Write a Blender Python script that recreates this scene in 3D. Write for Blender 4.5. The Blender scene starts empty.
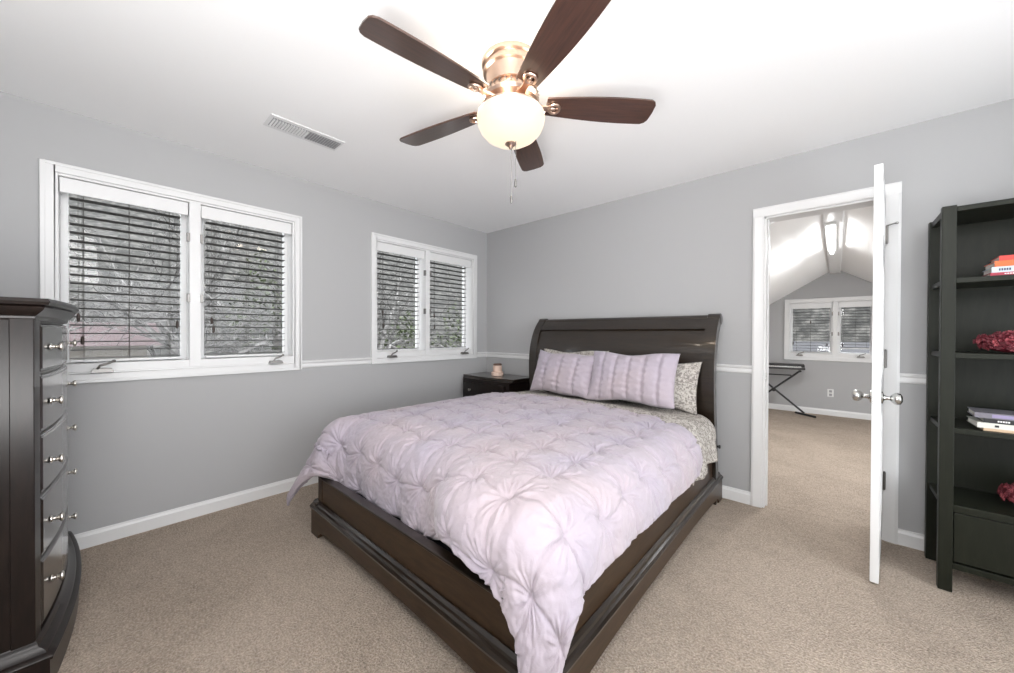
import bpy, bmesh, math, random
from mathutils import Vector, Matrix, noise
S = bpy.context.scene
C = S.collection
PI = math.pi
random.seed(7)

# ------------------------------------------------------------------ camera, world, exposure
CAM = Vector((3.1558, -3.1344, 1.2221))
YAW, PITCH, ROLL, F = 0.7336, -0.0069, 0.0043, 365.7
fw = Vector((-math.sin(YAW) * math.cos(PITCH), math.cos(YAW) * math.cos(PITCH), math.sin(PITCH)))
rt = Vector((math.cos(YAW), math.sin(YAW), 0))
up = rt.cross(fw)
r2 = rt * math.cos(ROLL) + up * math.sin(ROLL)
u2 = -rt * math.sin(ROLL) + up * math.cos(ROLL)
cd = bpy.data.cameras.new('camera')
cam = bpy.data.objects.new('camera', cd)
C.objects.link(cam)
cd.sensor_width = 36
cd.lens = F / 1014 * 36
cd.clip_start = 0.02
cd.clip_end = 300
M3 = Matrix((r2, u2, -fw)).transposed()
cam.matrix_world = Matrix.Translation(CAM) @ M3.to_4x4()
S.camera = cam

world = bpy.data.worlds.new('world')
S.world = world
world.use_nodes = True
bg = world.node_tree.nodes['Background']
bg.inputs[0].default_value = (0.93, 0.965, 1.0, 1)
bg.inputs[1].default_value = 4.4
S.view_settings.view_transform = 'Standard'
S.view_settings.look = 'None'
S.view_settings.gamma = 1
S.view_settings.use_curve_mapping = False
S.view_settings.exposure = 0.2


def lamp(name, typ, loc, power, color=(1, 1, 1), size=0.1, rot=(0, 0, 0), size_y=None):
    l = bpy.data.lights.new(name, typ)
    l.energy = power
    l.color = color
    if typ == 'AREA':
        l.size = size
        if size_y:
            l.shape = 'RECTANGLE'
            l.size_y = size_y
    else:
        l.shadow_soft_size = size
    o = bpy.data.objects.new(name, l)
    C.objects.link(o)
    o.location = loc
    o.rotation_euler = rot
    return o


# added fill lamps behind the camera: one aimed into the room, one upward
lamp('fill_front', 'AREA', (3.3, -3.6, 2.15), 36, (1, 0.99, 0.98), 1.4, (math.radians(92), 0, math.radians(38)), 0.6)
lamp('fill_bounce', 'AREA', (3.0, -3.65, 0.9), 62, (1, 0.995, 0.99), 1.0, (math.radians(157), 0, math.radians(35)), 1.0)

# ------------------------------------------------------------------ materials
MATS = {}


def mat(name, col, rough=0.5, metal=0.0, spec=0.5, build=None, coat=0.0, coat_rough=0.1, sheen=0.0):
    m = bpy.data.materials.new(name)
    m.use_nodes = True
    nt = m.node_tree
    b = nt.nodes['Principled BSDF']
    b.inputs['Base Color'].default_value = (*col, 1)
    b.inputs['Roughness'].default_value = rough
    b.inputs['Metallic'].default_value = metal
    b.inputs['Specular IOR Level'].default_value = spec
    b.inputs['Coat Weight'].default_value = coat
    b.inputs['Coat Roughness'].default_value = coat_rough
    b.inputs['Sheen Weight'].default_value = sheen
    if build:
        build(nt, b)
    MATS[name] = m
    return m


def nd(nt, t, **kw):
    n = nt.nodes.new(t)
    for k, v in kw.items():
        if k in n.inputs.keys():
            n.inputs[k].default_value = v
        else:
            setattr(n, k, v)
    return n


def ramp(nt, fac, stops):
    r = nt.nodes.new('ShaderNodeValToRGB')
    while len(r.color_ramp.elements) < len(stops):
        r.color_ramp.elements.new(0.5)
    for e, (p, c) in zip(r.color_ramp.elements, stops):
        e.position = p
        e.color = (*c, 1)
    nt.links.new(fac, r.inputs[0])
    return r.outputs[0]


def noise_tex(nt, scale, detail=4, rough=0.6, vec=None, dist=0.0):
    n = nt.nodes.new('ShaderNodeTexNoise')
    n.inputs['Scale'].default_value = scale
    n.inputs['Detail'].default_value = detail
    n.inputs['Roughness'].default_value = rough
    n.inputs['Distortion'].default_value = dist
    if vec is not None:
        nt.links.new(vec, n.inputs['Vector'])
    return n.outputs['Fac']


def coords(nt, scale=(1, 1, 1), kind='Object', rot=(0, 0, 0)):
    t = nt.nodes.new('ShaderNodeTexCoord')
    m = nt.nodes.new('ShaderNodeMapping')
    m.inputs['Scale'].default_value = scale
    m.inputs['Rotation'].default_value = rot
    nt.links.new(t.outputs[kind], m.inputs[0])
    return m.outputs[0]


def bump(nt, b, h, strength, dist=0.01):
    n = nt.nodes.new('ShaderNodeBump')
    n.inputs['Strength'].default_value = strength
    n.inputs['Distance'].default_value = dist
    nt.links.new(h, n.inputs['Height'])
    nt.links.new(n.outputs[0], b.inputs['Normal'])


def mix(nt, fac, a, c):
    n = nt.nodes.new('ShaderNodeMix')
    n.data_type = 'RGBA'
    if isinstance(fac, (int, float)):
        n.inputs[0].default_value = fac
    else:
        nt.links.new(fac, n.inputs[0])
    for i, v in ((6, a), (7, c)):
        if isinstance(v, tuple):
            n.inputs[i].default_value = (*v, 1)
        else:
            nt.links.new(v, n.inputs[i])
    return n.outputs[2]


def b_wall(nt, b):
    v = coords(nt)
    bump(nt, b, noise_tex(nt, 180, 3, 0.6, v), 0.06, 0.002)


def b_carpet(nt, b):
    v = coords(nt)
    fine = noise_tex(nt, 115, 2, 0.75, v)
    mid = noise_tex(nt, 26, 4, 0.75, v)
    big = noise_tex(nt, 2.6, 5, 0.6, v, 0.6)
    c1 = ramp(nt, fine, [(0.30, (0.14, 0.105, 0.08)), (0.5, (0.49, 0.40, 0.32)), (0.70, (0.92, 0.79, 0.66))])
    c2 = ramp(nt, mid, [(0.3, (0.25, 0.205, 0.168)), (0.7, (0.74, 0.62, 0.51))])
    c3 = ramp(nt, big, [(0.32, (0.33, 0.27, 0.22)), (0.68, (0.62, 0.52, 0.43))])
    a = mix(nt, 0.38, c1, c2)
    a = mix(nt, 0.3, a, c3)
    nt.links.new(a, b.inputs['Base Color'])
    bump(nt, b, fine, 0.9, 0.02)


def wood(dark, light, sc=(1.5, 1.5, 14), f=6.0):
    def g(nt, b):
        v = coords(nt, sc)
        n = noise_tex(nt, f, 5, 0.6, v, 0.7)
        nt.links.new(ramp(nt, n, [(0.3, dark), (0.72, light)]), b.inputs['Base Color'])
    return g


def b_floral(nt, b):
    v = coords(nt)
    n1 = noise_tex(nt, 42, 3, 0.6, v, 1.8)
    base = ramp(nt, n1, [(0.40, (0.52, 0.49, 0.45)), (0.50, (0.48, 0.45, 0.41)), (0.54, (0.20, 0.18, 0.17)), (0.66, (0.30, 0.275, 0.25)), (0.7, (0.52, 0.49, 0.45))])
    nt.links.new(base, b.inputs['Base Color'])
    bump(nt, b, noise_tex(nt, 22, 3, 0.6, v), 0.35, 0.01)


def b_cloth(nt, b):
    v = coords(nt)
    n = noise_tex(nt, 2.2, 3, 0.5, v)
    nt.links.new(ramp(nt, n, [(0.35, (0.395, 0.355, 0.42)), (0.65, (0.44, 0.375, 0.405))]), b.inputs['Base Color'])
    bump(nt, b, noise_tex(nt, 28, 4, 0.65, v, 0.8), 0.35, 0.008)


def b_hill(nt, b):
    v = coords(nt)
    n = noise_tex(nt, 2.6, 8, 0.75, v)
    nt.links.new(ramp(nt, n, [(0.36, (0.010, 0.010, 0.009)), (0.5, (0.035, 0.034, 0.031)), (0.66, (0.12, 0.115, 0.105))]), b.inputs['Base Color'])


def b_leaf(nt, b):
    v = coords(nt)
    n = noise_tex(nt, 5, 6, 0.7, v)
    nt.links.new(ramp(nt, n, [(0.35, (0.02, 0.028, 0.012)), (0.7, (0.10, 0.125, 0.055))]), b.inputs['Base Color'])


def b_bark(nt, b):
    v = coords(nt, (1, 1, 0.4))
    n = noise_tex(nt, 7, 5, 0.7, v)
    nt.links.new(ramp(nt, n, [(0.35, (0.03, 0.028, 0.026)), (0.55, (0.13, 0.125, 0.12)), (0.72, (0.36, 0.35, 0.34))]), b.inputs['Base Color'])


mat('wall_paint', (0.43, 0.43, 0.435), 0.75, build=b_wall)
mat('ceiling_paint', (0.93, 0.93, 0.93), 0.8, build=b_wall)
mat('white_trim', (0.77, 0.77, 0.77), 0.35)
mat('carpet', (0.4, 0.34, 0.28), 0.95, spec=0.1, build=b_carpet)
mat('espresso', (0.03, 0.02, 0.015), 0.3, build=wood((0.011, 0.0075, 0.005), (0.025, 0.016, 0.010)), coat=0.7, coat_rough=0.09, spec=0.4)
mat('espresso_front', (0.04, 0.028, 0.02), 0.3, build=wood((0.028, 0.0155, 0.008), (0.056, 0.032, 0.017), (1.5, 1.5, 8)), coat=0.08, coat_rough=0.15, spec=0.2)
mat('dresser_wood', (0.03, 0.02, 0.016), 0.3, build=wood((0.007, 0.0045, 0.004), (0.016, 0.010, 0.008), (9, 9, 1.2)), coat=0.08, coat_rough=0.2, spec=0.25)
mat('dresser_front', (0.03, 0.02, 0.016), 0.3, build=wood((0.012, 0.0085, 0.007), (0.024, 0.017, 0.013), (9, 9, 1.2)), coat=1.0, coat_rough=0.16, spec=0.5)
mat('shelf_paint', (0.03, 0.032, 0.025), 0.42, build=wood((0.0075, 0.0088, 0.005), (0.013, 0.015, 0.009), (8, 8, 1.2)), spec=0.25)
mat('lilac_fabric', (0.62, 0.55, 0.63), 0.85, spec=0.2, build=b_cloth, sheen=0.25)
mat('floral_fabric', (0.6, 0.58, 0.5), 0.9, spec=0.15, build=b_floral)
mat('ticking', (0.05, 0.05, 0.055), 0.8)
mat('blade_wood', (0.1, 0.05, 0.03), 0.3, build=wood((0.036, 0.016, 0.010), (0.080, 0.034, 0.020), (1.6, 26, 26), 4), coat=0.7, coat_rough=0.2, spec=0.5)
mat('copper', (0.62, 0.46, 0.37), 0.30, 1.0)
mat('nickel', (0.55, 0.55, 0.53), 0.25, 1.0)
mat('knob_metal', (0.62, 0.59, 0.55), 0.28, 1.0)
mat('dark_metal', (0.25, 0.24, 0.23), 0.4, 1.0)
mat('slat', (0.05, 0.048, 0.046), 0.5)
mat('cord', (0.06, 0.055, 0.05), 0.8)
mat('tassel', (0.035, 0.02, 0.015), 0.5)
mat('black_metal', (0.015, 0.015, 0.016), 0.4)
mat('black_plastic', (0.03, 0.03, 0.032), 0.45)
mat('white_plastic', (0.78, 0.78, 0.77), 0.4)
mat('grey_plastic', (0.33, 0.33, 0.34), 0.45)
mat('bark', (0.4, 0.38, 0.35), 0.9, build=b_bark)
mat('leaf', (0.1, 0.13, 0.06), 0.8, build=b_leaf)
mat('hill', (0.12, 0.11, 0.1), 0.95, build=b_hill)
mat('red_roof', (0.055, 0.03, 0.032), 0.8)
mat('grey_roof', (0.05, 0.05, 0.055), 0.8)
mat('siding', (0.17, 0.155, 0.135), 0.8)
mat('dark_glass', (0.03, 0.035, 0.04), 0.1)
mat('petal', (0.13, 0.012, 0.022), 0.6)
mat('petal_light', (0.34, 0.07, 0.085), 0.6)
mat('paper', (0.75, 0.72, 0.66), 0.8)
for n_, c_ in dict(red=(0.55, 0.035, 0.025), orange=(0.80, 0.13, 0.03), pale_blue=(0.52, 0.60, 0.66), crimson=(0.40, 0.03, 0.06),
                   navy=(0.045, 0.045, 0.10), slate=(0.18, 0.17, 0.20), cream=(0.66, 0.66, 0.60), black=(0.02, 0.02, 0.022),
                   mauve=(0.30, 0.26, 0.42), tan=(0.62, 0.45, 0.30), white=(0.85, 0.85, 0.85)).items():
    mat('cover_' + n_, c_, 0.35)
mat('candle_wax', (0.80, 0.60, 0.50), 0.5)
mat('jar_lid', (0.22, 0.13, 0.10), 0.35, 0.6)


def glow(name, col, strength, mixf=0.75):
    m = bpy.data.materials.new(name)
    m.use_nodes = True
    b = m.node_tree.nodes['Principled BSDF']
    b.inputs['Base Color'].default_value = (0.22, 0.20, 0.17, 1)
    b.inputs['Roughness'].default_value = 0.3
    b.inputs['Emission Color'].default_value = (*col, 1)
    b.inputs['Emission Strength'].default_value = strength
    MATS[name] = m


glow('lit_glass', (1.0, 0.83, 0.62), 0.84)
glow('lit_tube', (1, 1, 1), 15)

g_ = bpy.data.materials.new('window_glass')
g_.use_nodes = True
nt_ = g_.node_tree
nt_.nodes.clear()
o_ = nt_.nodes.new('ShaderNodeOutputMaterial')
tr = nt_.nodes.new('ShaderNodeBsdfTransparent')
gl = nt_.nodes.new('ShaderNodeBsdfGlossy')
gl.inputs['Roughness'].default_value = 0.02
mx = nt_.nodes.new('ShaderNodeMixShader')
mx.inputs[0].default_value = 0.012
nt_.links.new(tr.outputs[0], mx.inputs[1])
nt_.links.new(gl.outputs[0], mx.inputs[2])
nt_.links.new(mx.outputs[0], o_.inputs[0])
MATS['window_glass'] = g_
g2 = bpy.data.materials.new('jar_glass')
g2.use_nodes = True
b2 = g2.node_tree.nodes['Principled BSDF']
b2.inputs['Base Color'].default_value = (0.95, 0.85, 0.8, 1)
b2.inputs['Roughness'].default_value = 0.05
b2.inputs['Transmission Weight'].default_value = 0.8
MATS['jar_glass'] = g2


# ------------------------------------------------------------------ mesh helpers
class MB:
    def __init__(s):
        s.v = []
        s.f = []

    def add(s, vs, fs):
        n = len(s.v)
        s.v += [tuple(v) for v in vs]
        s.f += [tuple(i + n for i in f) for f in fs]
        return s

    def box(s, x0, x1, y0, y1, z0, z1):
        s.add([(x0, y0, z0), (x1, y0, z0), (x1, y1, z0), (x0, y1, z0), (x0, y0, z1), (x1, y0, z1), (x1, y1, z1), (x0, y1, z1)],
              [(0, 3, 2, 1), (4, 5, 6, 7), (0, 1, 5, 4), (1, 2, 6, 5), (2, 3, 7, 6), (3, 0, 4, 7)])
        return s

    def prism(s, pts, fn, a, b):
        """pts: 2-D polygon; fn(u, v, w) -> 3-D; extruded from w=a to w=b"""
        n = len(pts)
        s.add([fn(u, v, a) for u, v in pts] + [fn(u, v, b) for u, v in pts],
              [tuple(range(n))[::-1], tuple(range(n, 2 * n))] + [(i, (i + 1) % n, n + (i + 1) % n, n + i) for i in range(n)])
        return s

    def lathe(s, prof, c=(0, 0, 0), seg=32, axis='z', a0=0, a1=2 * PI):
        """prof: (radius, height) pairs"""
        vs = []
        full = abs(a1 - a0 - 2 * PI) < 1e-6
        for r, h in prof:
            for i in range(seg):
                a = a0 + (a1 - a0) * i / seg
                x, y = r * math.cos(a), r * math.sin(a)
                p = (x, y, h) if axis == 'z' else ((x, h, y) if axis == 'y' else (h, x, y))
                vs.append((c[0] + p[0], c[1] + p[1], c[2] + p[2]))
        fs = []
        for j in range(len(prof) - 1):
            for i in range(seg):
                k = (i + 1) % seg
                fs.append((j * seg + i, j * seg + k, (j + 1) * seg + k, (j + 1) * seg + i))
        if prof[0][0] > 1e-5:
            fs.append(tuple(range(seg))[::-1])
        if prof[-1][0] > 1e-5:
            fs.append(tuple((len(prof) - 1) * seg + i for i in range(seg)))
        return s.add(vs, fs)

    def tube(s, pts, r, seg=8, r1=None):
        pts = [Vector(p) for p in pts]
        n = len(pts)
        vs = []
        t0 = (pts[1] - pts[0]).normalized()
        nrm = t0.orthogonal().normalized()
        for i, p in enumerate(pts):
            t = (pts[min(i + 1, n - 1)] - pts[max(i - 1, 0)]).normalized()
            nrm = (nrm - t * nrm.dot(t)).normalized()
            bn = t.cross(nrm)
            rr = r if r1 is None else r + (r1 - r) * i / (n - 1)
            for k in range(seg):
                a = 2 * PI * k / seg
                vs.append(p + nrm * math.cos(a) * rr + bn * math.sin(a) * rr)
        fs = [(j * seg + i, j * seg + (i + 1) % seg, (j + 1) * seg + (i + 1) % seg, (j + 1) * seg + i) for j in range(n - 1) for i in range(seg)]
        fs += [tuple(range(seg))[::-1], tuple((n - 1) * seg + i for i in range(seg))]
        return s.add(vs, fs)

    def ball(s, c, r, sc=(1, 1, 1), seg=12, rings=8):
        prof = [(r * math.sin(PI * j / rings), -r * math.cos(PI * j / rings)) for j in range(rings + 1)]
        prof[0] = (1e-6, -r)
        prof[-1] = (1e-6, r)
        t = MB().lathe(prof, seg=seg)
        return s.add([(c[0] + v[0] * sc[0], c[1] + v[1] * sc[1], c[2] + v[2] * sc[2]) for v in t.v], t.f)

    def xf(s, m):
        s.v = [tuple(m @ Vector(v)) for v in s.v]
        return s

    def obj(s, name, m, parent=None, smooth=False, bevel=0, subsurf=0):
        me = bpy.data.meshes.new(name)
        me.from_pydata(s.v, [], s.f)
        bm = bmesh.new()
        bm.from_mesh(me)
        bmesh.ops.remove_doubles(bm, verts=bm.verts, dist=1e-5)
        bmesh.ops.recalc_face_normals(bm, faces=bm.faces)
        bm.to_mesh(me)
        bm.free()
        me.materials.append(MATS[m])
        o = bpy.data.objects.new(name, me)
        C.objects.link(o)
        if parent:
            o.parent = parent
        if smooth:
            me.polygons.foreach_set('use_smooth', [True] * len(me.polygons))
            if smooth != 'all':
                me.set_sharp_from_angle(angle=math.radians(40))
        if bevel:
            b = o.modifiers.new('bevel', 'BEVEL')
            b.width = bevel
            b.segments = 2
            b.limit_method = 'ANGLE'
            b.angle_limit = math.radians(50)
        return o


def tag(o, label, cat, group=None):
    o['label'] = label
    o['category'] = cat
    if group:
        o['group'] = group
    return o


def thing(name, label, cat, loc=(0, 0, 0), rz=0, group=None):
    o = bpy.data.objects.new(name, None)
    C.objects.link(o)
    o.location = loc
    o.rotation_euler = (0, 0, rz)
    o.empty_display_size = 0.1
    return tag(o, label, cat, group)


def struct(name, mb, m, parent=None, **k):
    o = mb.obj(name, m, parent, **k)
    if parent is None:
        o['kind'] = 'structure'
    return o


def copy_tree(o, parent=None):
    c = o.copy()
    C.objects.link(c)
    c.parent = parent
    for ch in list(o.children):
        copy_tree(ch, c)
    return c


# ------------------------------------------------------------------ room shell
H = 2.44
XR, YR = 4.62, -3.76
WT = 0.15
struct('floor', MB().box(-0.15, XR + .15, YR - 1.2, 4.5, -0.12, 0), 'carpet')
struct('ceiling', MB().box(-0.15, XR + .15, YR - 1.2, 0.15, H, H + 0.12), 'ceiling_paint')


def wall(name, horiz, a, b, z0, z1, t0, t1, holes, m='wall_paint'):
    """horiz 'x' -> wall runs along x with thickness t0..t1 in y; 'y' the other way. holes: (a0,a1,z0,z1)"""
    us = sorted({a, b, *[h[0] for h in holes], *[h[1] for h in holes]})
    vs = sorted({z0, z1, *[h[2] for h in holes], *[h[3] for h in holes]})
    mb = MB()
    for i in range(len(us) - 1):
        for j in range(len(vs) - 1):
            cu, cv = (us[i] + us[i + 1]) / 2, (vs[j] + vs[j + 1]) / 2
            if any(h[0] < cu < h[1] and h[2] < cv < h[3] for h in holes):
                continue
            if horiz == 'x':
                mb.box(us[i], us[i + 1], t0, t1, vs[j], vs[j + 1])
            else:
                mb.box(t0, t1, us[i], us[i + 1], vs[j], vs[j + 1])
    return struct(name, mb, m)


W1 = (-3.352, -2.071, 0.936, 2.140)
W2 = (-1.489, -0.181, 0.942, 2.140)
TW = 0.05


def hole(w, tw=TW):
    return (w[0] + tw, w[1] - tw, w[2] + tw, w[3] - tw)


wall('wall_left', 'y', YR - 0.15, 0.0, 0, H, -WT, 0, [hole(W1), hole(W2)])
DX0, DX1, DZ = 2.771, 3.366, 2.055
wall('wall_back', 'x', -WT, XR, 0, H, 0, 0.12, [(DX0, DX1, -1, DZ)])
wall('wall_right', 'y', YR - 0.15, 0.12, 0, H, XR, XR + 0.12, [(-3.3, -0.9, 0.25, 2.15)])  # unseen opening added to let sky light into the room
wall('wall_front', 'x', 0, XR, 0, H, YR - 0.12, YR, [])

# attic room beyond the doorway
YF = 4.31
RX, RZ, SL = 3.13, 2.235, 0.63
AX0, AX1 = 1.0, 5.26
FW = (2.525, 3.62, 0.831, 1.795)


def slopez(x):
    return RZ - SL * abs(x - RX)


far = MB()
fh = hole(FW, 0.055)
pts_cols = [AX0, fh[0], RX, fh[1], AX1]
for i in range(4):
    a, b = pts_cols[i], pts_cols[i + 1]
    inside = a >= fh[0] - 1e-6 and b <= fh[1] + 1e-6
    za, zb = slopez(a) + 0.03, slopez(b) + 0.03
    if inside:
        far.prism([(a, 0), (b, 0), (b, fh[2]), (a, fh[2])], lambda u, v, w: (u, w, v), YF, YF + 0.15)
        far.prism([(a, fh[3]), (b, fh[3]), (b, zb), (a, za)], lambda u, v, w: (u, w, v), YF, YF + 0.15)
    else:
        far.prism([(a, 0), (b, 0), (b, zb), (a, za)], lambda u, v, w: (u, w, v), YF, YF + 0.15)
struct('wall_far', far, 'wall_paint')
sl = MB()
for s_ in (-1, 1):
    xe = RX + s_ * (AX1 - RX)
    sl.prism([(RX, RZ), (xe, slopez(xe)), (xe, slopez(xe) + 0.1), (RX, RZ + 0.1)], lambda u, v, w: (u, w, v), 0.12, YF + 0.15)
struct('ceiling', sl, 'ceiling_paint')
struct('wall_far_left', MB().box(AX0 - 0.1, AX0, 0.12, YF + .15, 0, slopez(AX0) + 0.05), 'wall_paint')
struct('wall_far_right', MB().box(AX1, AX1 + 0.1, 3.2, YF + .15, 0, slopez(AX1) + 0.05), 'wall_paint')  # short stub; the rest is left open, out of view, to admit sky light
struct('floor', MB().box(AX0 - 0.1, AX1 + 0.1, 0.12, YF + 0.15, -0.1, 0.001), 'carpet')
# boxed ridge beam
struct('trim_1', MB().box(RX - 0.062, RX + 0.062, 0.13, YF - 0.001, RZ - 0.075, RZ + 0.02), 'white_trim', bevel=0.006)

# baseboards (profile: height .09, small moulded top)
BP = [(0, 0), (0.014, 0), (0.014, 0.068), (0.008, 0.080), (0.006, 0.09), (0, 0.09)]
struct('baseboard_left', MB().prism(BP, lambda u, v, w: (u, w, v), YR, 0), 'white_trim')
struct('baseboard_back', MB().prism(BP, lambda u, v, w: (w, -u, v), 0, DX0 - 0.065).prism(BP, lambda u, v, w: (w, -u, v), DX1 + 0.065, XR), 'white_trim')
struct('baseboard_right', MB().prism(BP, lambda u, v, w: (XR - u, w, v), YR, 0), 'white_trim')
struct('baseboard_far', MB().prism(BP, lambda u, v, w: (w, YF - u, v), AX0, AX1), 'white_trim')
# chair rail
CR = [(0, 0), (0.008, 0.002), (0.012, 0.012), (0.012, 0.034), (0.022, 0.044), (0.024, 0.056), (0, 0.058)]
zr = 0.945
L_ = lambda u, v, w: (u, w, zr + v)
B_ = lambda u, v, w: (w, -u, zr + v)
struct('trim_2', MB().prism(CR, L_, YR, W1[0]).prism(CR, L_, W1[1], W2[0]).prism(CR, L_, W2[1], 0), 'white_trim')
struct('trim_3', MB().prism(CR, B_, 0, DX0 - 0.065).prism(CR, B_, DX1 + 0.065, XR), 'white_trim')

# door casing with jamb lining and stop
dc = MB()
CP = [(0, 0), (0.065, 0), (0.065, 0.018), (0.052, 0.022), (0.016, 0.016), (0, 0.012)]     # u across (0 = at opening), v out of the wall
dc.prism(CP, lambda u, v, w: (DX0 - u, -v, w), 0, DZ + 0.0)
dc.prism(CP, lambda u, v, w: (DX1 + u, -v, w), 0, DZ + 0.0)
dc.prism(CP, lambda u, v, w: (w, -v, DZ + u), DX0 - 0.065, DX1 + 0.065)
dc.box(DX0 - 0.002, DX0 + 0.014, 0.0, 0.135, 0, DZ)
dc.box(DX1 - 0.014, DX1 + 0.002, 0.0, 0.135, 0, DZ)
dc.box(DX0, DX1, 0.0, 0.135, DZ - 0.014, DZ + 0.002)
dc.box(DX0 + 0.014, DX0 + 0.024, 0.05, 0.08, 0, DZ - 0.014)
dc.box(DX1 - 0.024, DX1 - 0.014, 0.05, 0.08, 0, DZ - 0.014)
casing = struct('trim_4', dc, 'white_trim', bevel=0.0015)
st_ = MB().box(DX0 + 0.0135, DX0 + 0.016, 0.012, 0.045, 0.895, 0.955).obj('strike_plate', 'nickel', casing)

# ------------------------------------------------------------------ door leaf
HX, HY = DX1 - 0.018, -0.022
NX, NY = 3.301, -0.605
ang = math.atan2(NX - HX, -(NY - HY))        # leaf runs toward -y
LL = math.hypot(NX - HX, NY - HY)
door = bpy.data.objects.new('door_1', None)
C.objects.link(door)
door.location = (HX, HY, 0)
door.rotation_euler = (0, 0, ang)
door['kind'] = 'structure'
lf = MB().box(-0.0160, 0.0160, -LL, 0, 0.012, 2.055)
leaf = lf.obj('door_leaf', 'white_trim', door, bevel=0.002)
pn = MB()
for (a, b, z0, z1) in ((-LL + .09, -LL / 2 - .03, .2, .85), (-LL / 2 + .03, -.09, .2, .85), (-LL + .09, -LL / 2 - .03, 1.0, 1.6),
                       (-LL / 2 + .03, -.09, 1.0, 1.6), (-LL + .09, -LL / 2 - .03, 1.7, 1.92), (-LL / 2 + .03, -.09, 1.7, 1.92)):
    for s_ in (-1, 1):
        pn.prism([(a, z0), (b, z0), (b, z1), (a, z1)], lambda u, v, w: (w, u, v), s_ * 0.0158, s_ * 0.0170)
        pn.prism([(a + .03, z0 + .03), (b - .03, z0 + .03), (b - .03, z1 - .03), (a + .03, z1 - .03)], lambda u, v, w: (w, u, v), s_ * 0.0158, s_ * 0.0190)
pn.obj('door_panel', 'white_trim', door, bevel=0.0015)
ky = -LL + 0.062
for s_ in (-1, 1):
    k = MB().lathe([(0.001, s_ * 0.0175), (0.031, s_ * 0.0175), (0.030, s_ * 0.022), (0.014, s_ * 0.026), (0.010, s_ * 0.034), (0.010, s_ * 0.046), (0.018, s_ * 0.052),
                    (0.027, s_ * 0.062), (0.029, s_ * 0.072), (0.025, s_ * 0.083), (0.014, s_ * 0.089), (0.001, s_ * 0.090)], (0, ky, 0.915), 24, 'x')
    k.obj('door_knob', 'nickel', door, smooth=True)
MB().box(-0.012, 0.012, -LL - 0.0015, -LL + 0.001, 0.885, 0.945).add(*(lambda t: (t.v, t.f))(MB().box(-0.007, 0.007, -LL - 0.010, -LL, 0.905, 0.925))).obj('latch', 'nickel', door, bevel=0.001)
for hz in (1.82, 1.085, 0.36):
    h = MB().box(0.0178, 0.0205, -0.036, -0.002, hz - 0.045, hz + 0.045)
    h.lathe([(0.0065, -0.047), (0.0065, 0.047)], (0.024, 0.004, hz), 12)
    h.ball((0.024, 0.004, hz + 0.05), 0.006, seg=8, rings=6).ball((0.024, 0.004, hz - 0.05), 0.006, seg=8, rings=6)
    for dz in (-.03, 0, .03):
        h.box(0.02, 0.0215, -0.022, -0.015, hz + dz - .004, hz + dz + .004)
    h.obj('hinge', 'dark_metal', door, smooth=True)
# hinge pin door stop on top hinge
MB().tube([(0.026, -0.005, 1.872), (0.05, -0.03, 1.872), (0.062, -0.036, 1.872)], 0.004).ball((0.064, -0.037, 1.872), 0.008, seg=8, rings=6).obj('door_stop', 'nickel', door, smooth=True)

# ------------------------------------------------------------------ windows
Q = lambda u, d, z: (-d, u, z)          # left wall: u = y, d = depth behind the wall face, z


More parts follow.
